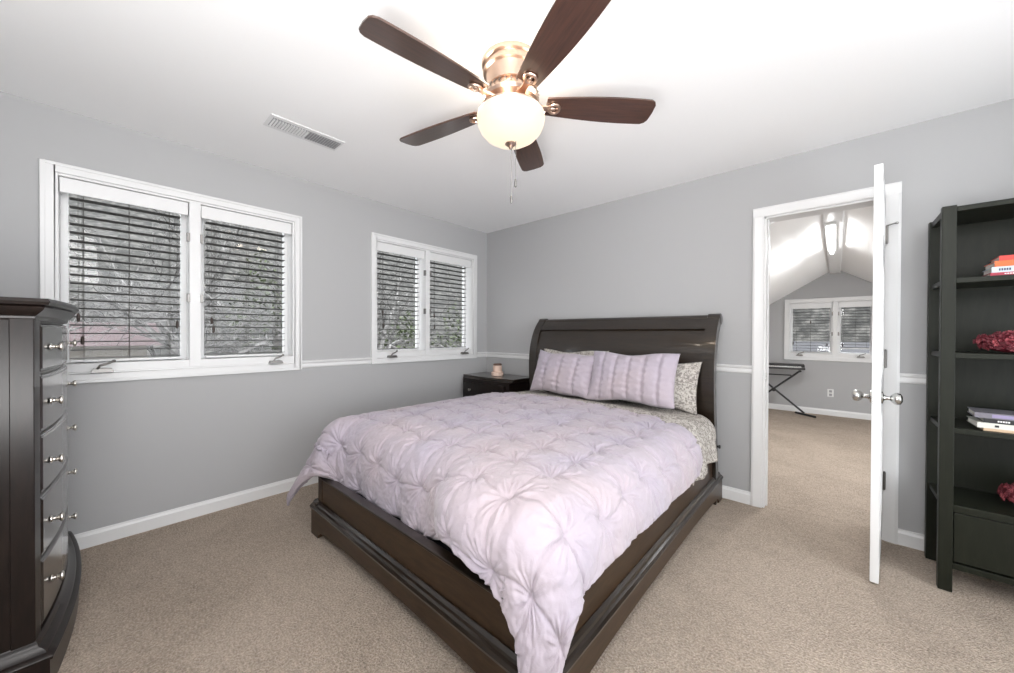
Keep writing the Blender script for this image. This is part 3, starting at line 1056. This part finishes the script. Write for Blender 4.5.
def pillow(name, label, cx, cy, cz, w, h, th, lean, m, pleats=0, rz=0.0, ry=0.0, group=None, seed=0):
    NI, NJ = 60, 44
    mb = MB()
    for side in (1, -1):
        base = len(mb.v)
        for i in range(NI):
            for j in range(NJ):
                s, t = -1 + 2 * i / (NI - 1), -1 + 2 * j / (NJ - 1)
                e = max(0, (1 - abs(s) ** 2.6)) ** 0.55 * max(0, (1 - abs(t) ** 2.6)) ** 0.55
                # corners stick out, edges pull in
                px = s * w / 2 * (1 - 0.055 * (1 - abs(t) ** 2) * abs(s))
                pz = t * h / 2 * (1 - 0.11 * (1 - abs(s) ** 2) * abs(t)) + 0.008 * math.sin(s * 5 + seed) * t
                d = th / 2 * e
                if pleats:
                    q = (s * 0.5 + 0.5) * pleats
                    fq = abs(q - round(q))
                    d -= 0.017 * math.exp(-(fq / 0.10) ** 2) * min(1, e * 3) * (1 if 0.5 < q < pleats - 0.5 else 0)
                    d += 0.004 * math.sin(t * 26 + 3 * s) * math.exp(-((fq - 0.15) / 0.12) ** 2) * min(1, e * 2)
                d += 0.010 * noise.noise(Vector((s * 2.2 + seed, t * 2.2, side))) * min(1, e * 2) + 0.005 * noise.noise(Vector((s * 7 + seed, t * 7, side))) * min(1, e * 2)
                mb.v.append((px, -side * d, pz))
        for i in range(NI - 1):
            for j in range(NJ - 1):
                mb.f.append((base + i * NJ + j, base + (i + 1) * NJ + j, base + (i + 1) * NJ + j + 1, base + i * NJ + j + 1))
    m4 = Matrix.Rotation(rz, 4, 'Z') @ Matrix.Rotation(-lean, 4, 'X') @ Matrix.Rotation(ry, 4, 'Y')
    mb.xf(m4)
    o = mb.obj(name, m, None, smooth='all')
    o.location = (cx, cy, cz)
    return tag(o, label, 'pillow', group)


pillow('pillow', 'pale lilac pleated pillow on the left, toward the nightstand', 1.405, -0.475, 0.885, 0.63, 0.39, 0.17, 0.36, 'lilac_fabric', 4, -0.05, 0.02, None, 1)
pillow('pillow', 'pale lilac pleated pillow on the right, in front of a floral one', 2.012, -0.485, 0.900, 0.665, 0.405, 0.17, 0.36, 'lilac_fabric', 6, 0.03, -0.01, None, 5)
pillow('pillow', 'floral grey pillow peeking out right behind a lilac pillow', 2.10, -0.345, 0.858, 0.70, 0.36, 0.10, 0.20, 'floral_fabric', 0, 0.02, 0.03, None, 9)
pillow('pillow', 'floral grey pillow almost hidden behind the left lilac pillow', 1.41, -0.330, 0.89, 0.68, 0.40, 0.07, 0.20, 'floral_fabric', 0, -0.02, -0.02, None, 12)

# ------------------------------------------------------------------ chest of drawers (left foreground)


def bow(x, x0, x1, ye, ym):
    c, hw = (x0 + x1) / 2, (x1 - x0) / 2
    return ye + (ym - ye) * (1 - ((x - c) / hw) ** 2)


def bow_slab(mb, x0, x1, yb, ye, ym, z0, z1, n=28):
    pts = [(x0, yb)] + [(x0 + (x1 - x0) * i / n, bow(x0 + (x1 - x0) * i / n, x0, x1, ye, ym)) for i in range(n + 1)] + [(x1, yb)]
    return mb.prism(pts, lambda u, v, w: (u, v, w), z0, z1)


dr = thing('chest_of_drawers', 'tall dark bow-front chest of drawers with round metal knobs under the window', 'dresser', (0.6, -3.5, 0))
DM = Matrix.Translation((-0.6, 3.5, 0))
dx0, dx1, dyb = 0.065, 1.135, YR + 0.03
ye, ym = -3.288, -3.240
b = MB()
bow_slab(b, dx0, dx1, dyb, ye - 0.012, ym - 0.012, 0.13, 1.29)
b.xf(DM).obj('body', 'dresser_wood', dr, smooth=True)
# corner stiles and side frame
b = MB()
for (a, c) in ((dx0 - 0.004, dx0 + 0.05), (dx1 - 0.05, dx1 + 0.004)):
    pts = [(a, ye - 0.05), (a, bow(max(a, dx0), dx0, dx1, ye, ym) + 0.001), (c, bow(min(c, dx1), dx0, dx1, ye, ym) + 0.001), (c, ye - 0.05)]
    MB().prism(pts, lambda u, v, w: (u, v, w), 0.135, 1.285).xf(DM).obj('stile', 'dresser_wood', dr, bevel=0.002)
MB().box(dx1 + 0.0005, dx1 + 0.004, dyb, dyb + 0.06, 0.165, 1.268).xf(DM).obj('side_frame', 'dresser_wood', dr)


def mould(mb, prof, x0, x1, yb, ye, ym):
    """stack of bow slabs following (out, z) profile"""
    n = 28
    rings = []
    for (o_, z) in prof:
        X0, X1 = x0 - o_, x1 + o_
        ring = [(X0, yb, z)] + [(X0 + (X1 - X0) * i / n, bow(X0 + (X1 - X0) * i / n, X0, X1, ye + o_, ym + o_), z) for i in range(n + 1)] + [(X1, yb, z)]
        rings.append(ring)
    m = len(rings[0])
    vs = [p for r in rings for p in r]
    fs = [(j * m + i, j * m + (i + 1) % m, (j + 1) * m + (i + 1) % m, (j + 1) * m + i) for j in range(len(rings) - 1) for i in range(m)]
    fs += [tuple(range(m))[::-1], tuple((len(rings) - 1) * m + i for i in range(m))]
    return mb.add(vs, fs)


mould(MB(), [(0.0, 1.262), (0.004, 1.268), (0.004, 1.276), (0.010, 1.282), (0.022, 1.296), (0.026, 1.306), (0.022, 1.310), (0.034, 1.314), (0.038, 1.324), (0.034, 1.335)], dx0 - .002, dx1 + .002, dyb, ye, ym).xf(DM).obj('crown_top', 'dresser_wood', dr, smooth=True)
mould(MB(), [(0.034, 0.002), (0.034, 0.105), (0.040, 0.108), (0.042, 0.118), (0.036, 0.126), (0.026, 0.130), (0.022, 0.140), (0.008, 0.150), (0.004, 0.165), (0.0, 0.170)], dx0 - .002, dx1 + .002, dyb, ye, ym).xf(DM).obj('plinth', 'dresser_wood', dr, smooth=True)
dzs = [(1.080, 1.252), (0.868, 1.070), (0.648, 0.858), (0.424, 0.638), (0.180, 0.414)]
kzs = [1.168, 0.967, 0.746, 0.525, 0.302]
for (z0, z1), kz in zip(dzs, kzs):
    n = 24
    xa, xb = dx0 + 0.062, dx1 - 0.062
    rings = []
    for (ins, out) in ((0, -0.03), (0, -0.006), (0.004, -0.001), (0.010, -0.003), (0.014, 0.001)):
        fr_ = [(xa + ins + (xb - xa - 2 * ins) * i / n) for i in range(n + 1)]
        ring = [(x, bow(x, dx0, dx1, ye, ym) + out, z0 + ins) for x in fr_] + [(x, bow(x, dx0, dx1, ye, ym) + out, z1 - ins) for x in fr_[::-1]]
        rings.append(ring)
    m = len(rings[0])
    mb = MB()
    fs = [(j * m + i, j * m + (i + 1) % m, (j + 1) * m + (i + 1) % m, (j + 1) * m + i) for j in range(len(rings) - 1) for i in range(m)]
    L = (len(rings) - 1) * m
    for i in range(n):
        fs.append((L + i, L + i + 1, L + m - 2 - i, L + m - 1 - i))
        fs.append((i, m - 1 - i, m - 2 - i, i + 1))
    mb.add([p for r in rings for p in r], fs)
    d = mb.xf(DM).obj('drawer', 'dresser_front', dr, smooth=True)
    for kx in (0.985, 0.33):
        ky_ = bow(kx, dx0, dx1, ye, ym) + 0.003
        k = MB().lathe([(0.001, 0), (0.012, 0), (0.012, 0.004), (0.0055, 0.008), (0.0055, 0.014), (0.009, 0.018), (0.006, 0.022), (0.012, 0.027), (0.0165, 0.032), (0.016, 0.037), (0.010, 0.041), (0.001, 0.042)], (kx, ky_, kz), 18, 'y')
        k.v = [(x, ky_ + (y - ky_) * 0.78, z) for x, y, z in k.v]
        k.xf(DM).obj('knob', 'knob_metal', d, smooth=True)

# ------------------------------------------------------------------ nightstand
ns = thing('nightstand', 'dark bow-front nightstand in the corner beside the bed', 'nightstand', (0.39, -0.25, 0))
NM = Matrix.Translation((-0.39, 0.25, 0))
nx0, nx1 = 0.045, 0.735
bow_slab(MB(), nx0, nx1, -0.03, -0.415, -0.452, 0.09, 0.735).xf(NM).obj('body', 'dresser_wood', ns, smooth=True)
mould(MB(), [(0.0, 0.722), (0.006, 0.728), (0.022, 0.742), (0.030, 0.746), (0.032, 0.757), (0.028, 0.765)], nx0, nx1, -0.03, -0.415, -0.452).xf(NM).obj('top', 'espresso', ns, smooth=True)
for (z0, z1) in ((0.545, 0.70), (0.345, 0.53), (0.14, 0.33)):
    mb = MB()
    n = 14
    xa, xb = nx0 + 0.04, nx1 - 0.04
    pts = [(xa + (xb - xa) * i / n) for i in range(n + 1)]
    poly_ = [(x, bow(x, nx0, nx1, -0.415, -0.452) - 0.008) for x in pts] + [(x, bow(x, nx0, nx1, -0.415, -0.452) + (-0.010 if False else 0.0)) for x in pts[::-1]]
    bmn = MB()
    bmn.prism([(x, bow(x, nx0, nx1, -0.415, -0.452) + 0.006) for x in pts] + [(x, bow(x, nx0, nx1, -0.415, -0.452) - 0.012) for x in pts[::-1]], lambda u, v, w: (u, v, w), z0, z1)
    # front faces -y: shift outward
    bmn.v = [(x, y - 0.006, z) for x, y, z in bmn.v]
    d = bmn.xf(NM).obj('drawer', 'dresser_wood', ns, bevel=0.004)
    for kx in (nx0 + 0.17, nx1 - 0.17):
        kyy = bow(kx, nx0, nx1, -0.415, -0.452) - 0.017
        k = MB().lathe([(0.001, 0), (0.010, 0), (0.005, -0.005), (0.005, -0.012), (0.014, -0.020), (0.013, -0.026), (0.001, -0.030)], (kx, kyy, (z0 + z1) / 2 - 0.004), 16, 'y')
        k.xf(NM).obj('knob', 'knob_metal', d, smooth=True)
mould(MB(), [(0.012, 0.0), (0.012, 0.085), (0.018, 0.09), (0.014, 0.1), (0.0, 0.112)], nx0, nx1, -0.03, -0.415, -0.452).xf(NM).obj('plinth', 'dresser_wood', ns, smooth=True)

# candle jar on the nightstand
cj = thing('candle_jar', 'small peach candle jar with dark lid standing on the nightstand', 'candle', (0.385, -0.215, 0.765))
MB().lathe([(0.001, 0.0), (0.060, 0.0), (0.066, 0.006), (0.068, 0.034), (0.060, 0.042), (0.001, 0.042)], seg=28).obj('dish', 'candle_wax', cj, smooth=True)
MB().lathe([(0.001, 0.042), (0.046, 0.042), (0.050, 0.052), (0.050, 0.105), (0.044, 0.112), (0.001, 0.112)], seg=28).obj('jar', 'candle_wax', cj, smooth=True)
MB().lathe([(0.001, 0.112), (0.046, 0.112), (0.047, 0.128), (0.040, 0.132), (0.001, 0.132)], seg=28).obj('lid', 'jar_lid', cj, smooth=True)

# ------------------------------------------------------------------ bookcase (right)
bc = thing('bookcase', 'tall dark green-grey open bookcase with corner posts against the wall', 'bookcase', (3.95, -0.25, 0))
KM = Matrix.Translation((-3.95, 0.25, 0))
kx0, kx1, kyf, kyb, kt = 3.528, 4.38, -0.428, -0.065, 1.842
PW = 0.046
for (x, y0, y1) in ((kx0, kyf, kyf + 0.04), (kx1 - PW, kyf, kyf + 0.04), (kx0, kyb - 0.04, kyb), (kx1 - PW, kyb - 0.04, kyb)):
    MB().box(x, x + PW, y0, y1, 0, kt).xf(KM).obj('post', 'shelf_paint', bc, bevel=0.002)
MB().box(kx0 + PW, kx1 - PW, kyf + 0.004, kyb, kt - 0.030, kt - 0.006).xf(KM).obj('top_shelf', 'shelf_paint', bc, bevel=0.002)
for x in (kx0 + 0.008, kx1 - PW + 0.01):
    MB().box(x, x + 0.026, kyf + 0.04, kyb - 0.04, kt - 0.035, kt - 0.004).xf(KM).obj('side_rail', 'shelf_paint', bc, bevel=0.002)
MB().box(kx0 + PW, kx1 - PW, kyb - 0.012, kyb - 0.002, 0.12, kt - 0.03).xf(KM).obj('back_panel', 'shelf_paint', bc)
SZ = [1.497, 1.141, 0.784, 0.418]
for i, z in enumerate(SZ):
    t = 0.024 if i < 3 else 0.034
    MB().box(kx0 + PW, kx1 - PW, kyf + 0.006, kyb - 0.012, z - t, z).xf(KM).obj('shelf', 'shelf_paint', bc, bevel=0.002)
    for x in (kx0 + 0.01, kx1 - PW + 0.012):
        MB().box(x, x + 0.024, kyf + 0.04, kyb - 0.04, z - 0.024, z).xf(KM).obj('side_rail', 'shelf_paint', bc, bevel=0.002)
df = MB().box(kx0 + PW + 0.003, kx1 - PW - 0.003, kyf + 0.010, kyf + 0.028, 0.148, 0.380).box(kx0 + PW + 0.02, kx1 - PW - 0.02, kyf + 0.028, kyb - 0.03, 0.155, 0.33)
df.xf(KM).obj('drawer', 'shelf_paint', bc, bevel=0.002)
MB().box(kx0 + PW, kx1 - PW, kyf + 0.006, kyb - 0.002, 0.112, 0.140).xf(KM).obj('bottom_rail', 'shelf_paint', bc, bevel=0.002)


def book(label, x, y, z, w, d, t, m, rz, group, bands=()):
    """lying book, spine to the front (-y)"""
    e = thing('book', label, 'book', (x, y, z), rz, group)
    c = MB()
    c.box(-w / 2, w / 2, -d / 2, d / 2, 0, 0.0022).box(-w / 2, w / 2, -d / 2, d / 2, t - 0.0022, t).box(-w / 2, w / 2, -d / 2, -d / 2 + 0.003, 0.0022, t - 0.0022)
    c.obj('cover', m, e)
    MB().box(-w / 2 + 0.004, w / 2 - 0.004, -d / 2 + 0.003, d / 2 - 0.004, 0.0023, t - 0.0023).obj('pages', 'paper', e)
    if bands:
        bb = MB()
        for (a, b2, z0, z1) in bands:
            bb.box(-w / 2 + a, -w / 2 + b2, -d / 2 - 0.0006, -d / 2 + 0.001, t * z0, t * z1)
        return e, bb.obj('title_lettering', 'cover_white', e)
    return e, None


def words(a, n, wl=0.005, gap=0.0022, z0=0.35, z1=0.68):
    return [(a + i * (wl + gap), a + i * (wl + gap) + wl, z0, z1) for i in range(n)]


z = SZ[0] + 0.0005
bx = 3.795
for (lab, m, t, dx, w, rz, bands) in (
        ('thin crimson book at the bottom of the upper shelf stack', 'cover_crimson', 0.014, 0.0, 0.24, 0.02, words(.04, 5)),
        ('pale blue book in the upper shelf stack, under the orange one', 'cover_pale_blue', 0.026, 0.008, 0.24, -0.02, ()),
        ('orange book with white lettering in the upper shelf stack', 'cover_orange', 0.026, 0.012, 0.235, 0.0, words(.06, 8)),
        ('red book with white lettering topmost of the upper shelf stack', 'cover_red', 0.022, 0.022, 0.225, -0.03, words(.07, 6))):
    e, l = book(lab, bx + dx, -0.32, z, w, 0.165, t, m, rz, 'books lying on the upper shelf', bands)
    if m == 'cover_pale_blue':
        bb = MB()
        for i in range(5):
            bb.box(-w / 2 + .02 + i * .007, -w / 2 + .025 + i * .007, -0.0831, -0.082, t * .3, t * .7)
        bb.obj('title_lettering', 'cover_navy', e)
    z += t + 0.0004
z = SZ[2] + 0.0005
for (lab, m, t, dx, w, rz, bands) in (
        ('thin tan book at the bottom of the lower shelf stack', 'cover_tan', 0.012, 0.01, 0.24, 0.0, ()),
        ('cream book in the lower shelf stack, above the tan one', 'cover_cream', 0.024, 0.0, 0.26, 0.02, ()),
        ('black book in the lower shelf stack, between cream and mauve', 'cover_black', 0.020, 0.012, 0.24, -0.02, words(.04, 5)),
        ('slate and mauve book topmost of the lower shelf stack', 'cover_slate', 0.024, -0.002, 0.26, -0.04, ())):
    e, l = book(lab, 3.775 + dx, -0.31, z, w, 0.17, t, m, rz, 'books lying on the lower shelf', bands)
    if m == 'cover_slate':
        MB().box(-w / 2 + .05, -w / 2 + .15, -0.0856, -0.084, t * .2, t * .8).obj('title_lettering', 'cover_mauve', e)
    if m == 'cover_cream':
        MB().box(-w / 2 + .05, -w / 2 + .062, -0.0856, -0.084, t * .3, t * .7).obj('title_lettering', 'cover_black', e)
    z += t + 0.0004


def flowers(label, x, y, z, rx, ry, h, n, seed):
    rnd = random.Random(seed)
    e = thing('flower_ornament', label, 'ornament', (x, y, z))
    for nm, m, fr_ in (('petals', 'petal', 0.7), ('petal_tips', 'petal_light', 0.3)):
        mb = MB()
        for i in range(int(n * fr_)):
            th = rnd.uniform(0, 2 * PI)
            ph = math.acos(rnd.uniform(-0.75, 1))
            s = 0.84 + 0.2 * rnd.random()
            p = Vector((rx * math.sin(ph) * math.cos(th) * s, ry * math.sin(ph) * math.sin(th) * s, h / 2 + (h / 2 - 0.008) * math.cos(ph) * s))
            nrm = Vector((p.x / rx, p.y / ry, (p.z - h / 2) / (h / 2))).normalized()
            q = nrm.to_track_quat('Z', 'Y').to_matrix().to_4x4()
            for k in range(6):
                t = MB().prism([(0, -0.002), (0.009, -0.005), (0.014, 0), (0.009, 0.005), (0, 0.002)], lambda u, v, w: (u, v, w), 0, 0.0015)
                t.xf(Matrix.Translation(p) @ q @ Matrix.Rotation(k * PI / 3, 4, 'Z') @ Matrix.Rotation(-0.7, 4, 'Y'))
                mb.add(t.v, t.f)
        mb.obj(nm, m, e)
    core = MB().ball((0, 0, 0), 1, seg=16, rings=10)
    core.v = [(a * rx * 0.85, b * ry * 0.85, h * 0.45 + c * h * 0.44) for a, b, c in core.v]
    core.obj('core', 'petal', e, smooth=True)


flowers('round dark red flower ornament alone on the middle shelf', 3.765, -0.33, SZ[1] + 0.002, 0.115, 0.07, 0.105, 240, 3)
flowers('pink-red flower ornament on the lowest shelf, cut by the photo edge', 3.86, -0.29, SZ[3] + 0.004, 0.13, 0.075, 0.13, 260, 5)

# ------------------------------------------------------------------ attic room contents
kb = thing('keyboard_stand', 'black folding X-shaped stand under the keyboard in the attic room', 'stand', (2.42, 4.0, 0), math.radians(6))
def kx_(mb): return mb
hgt = 0.70
KY = 0.0
MB().tube([(-0.38, KY, 0.03), (0.32, KY, hgt - 0.03)], 0.014, 8).obj('leg', 'black_metal', kb)
MB().tube([(0.38, KY + 0.03, 0.03), (-0.32, KY + 0.03, hgt - 0.03)], 0.014, 8).obj('leg', 'black_metal', kb)
for x, a in ((0.39, 0), (-0.39, 0)):
    MB().tube([(x - 0.11, 0.10, 0.017), (x + 0.11, -0.14, 0.017)], 0.016, 8).obj('foot_bar', 'black_metal', kb)
for x in (-0.32, 0.32):
    MB().tube([(x, -0.16, hgt - 0.018), (x, 0.16, hgt - 0.018)], 0.016, 8).obj('support_arm', 'black_metal', kb)
MB().tube([(-0.29, 0.02, 0.60), (0.22, 0.02, 0.60)], 0.010, 8).obj('brace', 'black_metal', kb)
MB().lathe([(0.03, -0.03), (0.03, 0.05)], (0.0, KY, 0.365), 14, 'y').obj('pivot', 'black_metal', kb, smooth=True)
kk = thing('electronic_keyboard', 'electronic keyboard lying on the X stand in the attic room', 'keyboard', (2.33, 4.0, hgt), math.radians(6))
MB().prism([(-0.15, 0), (0.15, 0), (0.15, 0.075), (0.0, 0.065), (-0.02, 0.035), (-0.15, 0.032)], lambda u, v, w: (w, u, v), -0.47, 0.47).obj('case', 'black_plastic', kk, bevel=0.006)
wk = MB()
for i in range(36):
    wk.box(-0.42 + i * 0.0235, -0.42 + i * 0.0235 + 0.0215, -0.145, -0.022, 0.0325, 0.044)
wk.obj('white_keys', 'white_plastic', kk)
bk_ = MB()
for i in range(35):
    if i % 7 in (0, 1, 3, 4, 5):
        bk_.box(-0.42 + (i + 1) * 0.0235 - 0.006, -0.42 + (i + 1) * 0.0235 + 0.005, -0.10, -0.022, 0.044, 0.053)
bk_.obj('black_keys', 'black_plastic', kk)
MB().box(-0.10, 0.10, 0.03, 0.09, 0.066, 0.074).obj('display', 'dark_glass', kk)

ol = thing('wall_outlet', 'white electrical outlet low on the attic room wall', 'outlet', (3.093, YF, 0.343))
MB().box(-0.036, 0.036, -0.006, -0.0005, -0.058, 0.058).obj('cover_plate', 'white_plastic', ol, bevel=0.002)
MB().box(-0.017, 0.017, -0.009, -0.006, 0.008, 0.044).box(-0.017, 0.017, -0.009, -0.006, -0.044, -0.008).obj('socket', 'grey_plastic', ol, bevel=0.002)
tl_ = thing('ceiling_light', 'long bright fluorescent fixture along the attic ridge', 'light', (RX - 0.02, 1.55, RZ - 0.076))
MB().box(-0.036, 0.036, -0.63, 0.63, -0.022, -0.0005).obj('fixture_body', 'white_plastic', tl_, bevel=0.003)
MB().lathe([(0.001, -0.6), (0.016, -0.6), (0.016, 0.6), (0.001, 0.6)], (0, 0, -0.045), 16, 'y').obj('lamp_tube', 'lit_tube', tl_, smooth=True)

lamp('attic_tube_light', 'AREA', (RX - 0.02, 1.55, RZ - 0.16), 26, (1, 1, 1), 0.1, (0, 0, 0), 1.2)

# ------------------------------------------------------------------ outdoors, seen through the blinds
hm = MB()
rnd = random.Random(11)
NX_, NY_ = 46, 60
for i in range(NX_):
    for j in range(NY_):
        x = -2.0 - i * 1.25
        y = -42 + j * 1.7
        z = -3.2
        t = max(0, (-x - 9) / 26)
        z += 15 * min(1, t) ** 1.1 + 0.5 * noise.noise(Vector((x * .2, y * .2, 0)))
        hm.v.append((x, y, z))
for i in range(NX_ - 1):
    for j in range(NY_ - 1):
        hm.f.append((i * NY_ + j, (i + 1) * NY_ + j, (i + 1) * NY_ + j + 1, i * NY_ + j + 1))
o = hm.obj('hillside', 'hill', smooth=True)
o['kind'] = 'structure'
hm = MB()
for i in range(40):
    for j in range(30):
        x = -2 + i * 0.6 - 6
        y = 5.5 + j * 0.9
        z = -3.2 + 14 * min(1, max(0, (y - 12) / 12)) + 0.3 * noise.noise(Vector((x * .3, y * .3, 4)))
        hm.v.append((x, y, z))
for i in range(39):
    for j in range(29):
        hm.f.append((i * 30 + j, (i + 1) * 30 + j, (i + 1) * 30 + j + 1, i * 30 + j + 1))
o = hm.obj('hillside', 'hill', smooth=True)
o['kind'] = 'structure'


def tree(label, x, y, z0, h, seed, group, r0=0.12, depth=5):
    rnd = random.Random(seed)
    e = thing('bare_tree', label, 'tree', (x, y, z0), 0, group)
    tr_, br_ = MB(), MB()

    def grow(p, d, L, r, k):
        pts = [p]
        q = p.copy()
        dd = d.copy()
        for i in range(3):
            dd = (dd + Vector((rnd.uniform(-1, 1), rnd.uniform(-1, 1), rnd.uniform(-.4, .5))) * 0.18).normalized()
            q = q + dd * L / 3
            pts.append(q.copy())
        (tr_ if k == 0 else br_).tube(pts, r, 6 if k < 2 else 4, r * 0.62)
        if k >= depth:
            return
        for c in range(3 if k else 5):
            az = rnd.uniform(0, 2 * PI)
            el = rnd.uniform(0.35, 0.95)
            side = dd.orthogonal().normalized()
            side.rotate(Matrix.Rotation(az, 3, dd))
            nd_ = (dd * math.cos(el) + side * math.sin(el)).normalized()
            st = pts[rnd.choice((1, 2, 3))] if k else pts[rnd.choice((2, 3, 3))]
            grow(st.copy(), nd_, L * rnd.uniform(0.6, 0.8), r * 0.55, k + 1)
    grow(Vector((0, 0, 0)), Vector((0, 0, 1)), h * 0.42, r0, 0)
    tr_.obj('trunk', 'bark', e, smooth=True)
    br_.obj('branches', 'bark', e, smooth=True)


tspots = [(-7.6, -5.8), (-7.4, -1.6), (-7.4, 2.8), (-7.0, 7.6), (-17.0, -1.5), (-13.5, 1.2), (-13.5, 6.2)]
for i, (x, y) in enumerate(tspots):
    tree('bare branching tree seen through the blinds of the left wall windows', x, y, -3.3, 7.5 + (i * 37 % 5) * 0.5, 20 + i, 'bare trees outside the windows')


def shrub(label, x, y, z0, rx, h, seed, group):
    rnd = random.Random(seed)
    mb = MB()
    for i in range(900):
        th = rnd.uniform(0, 2 * PI)
        ph = math.acos(rnd.uniform(-0.3, 1))
        s = rnd.uniform(0.7, 1)
        p = Vector((rx * math.sin(ph) * math.cos(th) * s, rx * math.sin(ph) * math.sin(th) * s, h * 0.35 + h * 0.65 * math.cos(ph) * s))
        t = MB().prism([(0, -0.02), (0.10, -0.06), (0.20, 0), (0.10, 0.06), (0, 0.02)], lambda u, v, w: (u, v, w), 0, 0.01)
        t.xf(Matrix.Translation(p) @ Matrix.Rotation(rnd.uniform(0, 6.3), 4, 'Z') @ Matrix.Rotation(rnd.uniform(-1, 1), 4, 'Y'))
        mb.add(t.v, t.f)
    e = thing('evergreen_shrub', label, 'shrub', (x, y, z0), 0, group)
    mb.obj('foliage', 'leaf', e)
    MB().tube([(0, 0, 0), (0.05, 0, h * 0.5)], 0.08, 8, 0.04).obj('trunk', 'bark', e)


for i, (x, y, rx, h) in enumerate(((-8.5, 7.5, 1.5, 5.0), (-8.2, 4.2, 1.3, 5.4), (-12.0, 2.6, 1.6, 5.6), (-12.5, 10.5, 1.8, 6.5), (-17.0, 2.0, 1.5, 8.5))):
    shrub('green leafy evergreen outside the window nearest the bed' if i < 4 else 'green evergreen top behind the larger window', x, y, -3.3, rx, h, 60 + i,
          'evergreens outside' if i < 4 else None)


def house(label, x, y, z0, w, d, h, roof, rz):
    e = thing('house', label, 'house', (x, y, z0), rz)
    MB().box(-d / 2, d / 2, -w / 2, w / 2, 0, h).obj('wall', 'siding', e)
    MB().prism([(-d / 2 - .4, h), (d / 2 + .4, h), (0, h + 0.6)], lambda u, v, ww: (u, ww, v), -w / 2 - .3, w / 2 + .3).obj('roof', roof, e)
    for k in range(4):
        yy = -w / 2 + w * (k + 0.5) / 4
        f = MB().box(d / 2, d / 2 + 0.05, yy - .5, yy + .5, h - 1.4, h - 0.35).obj('window', 'white_trim', e)
        MB().box(d / 2 + 0.05, d / 2 + 0.06, yy - .42, yy + .42, h - 1.32, h - 0.43).obj('window_pane', 'dark_glass', f)


house('distant house with a red roof seen low through the near window', -12.0, -4.5, -3.2, 4.3, 4, 4.1, 'red_roof', 0.0)
house('neighbouring house with a grey roof seen through the attic window', 3.4, 13.5, -3.2, 9, 5, 3.6, 'grey_roof', math.radians(-100))
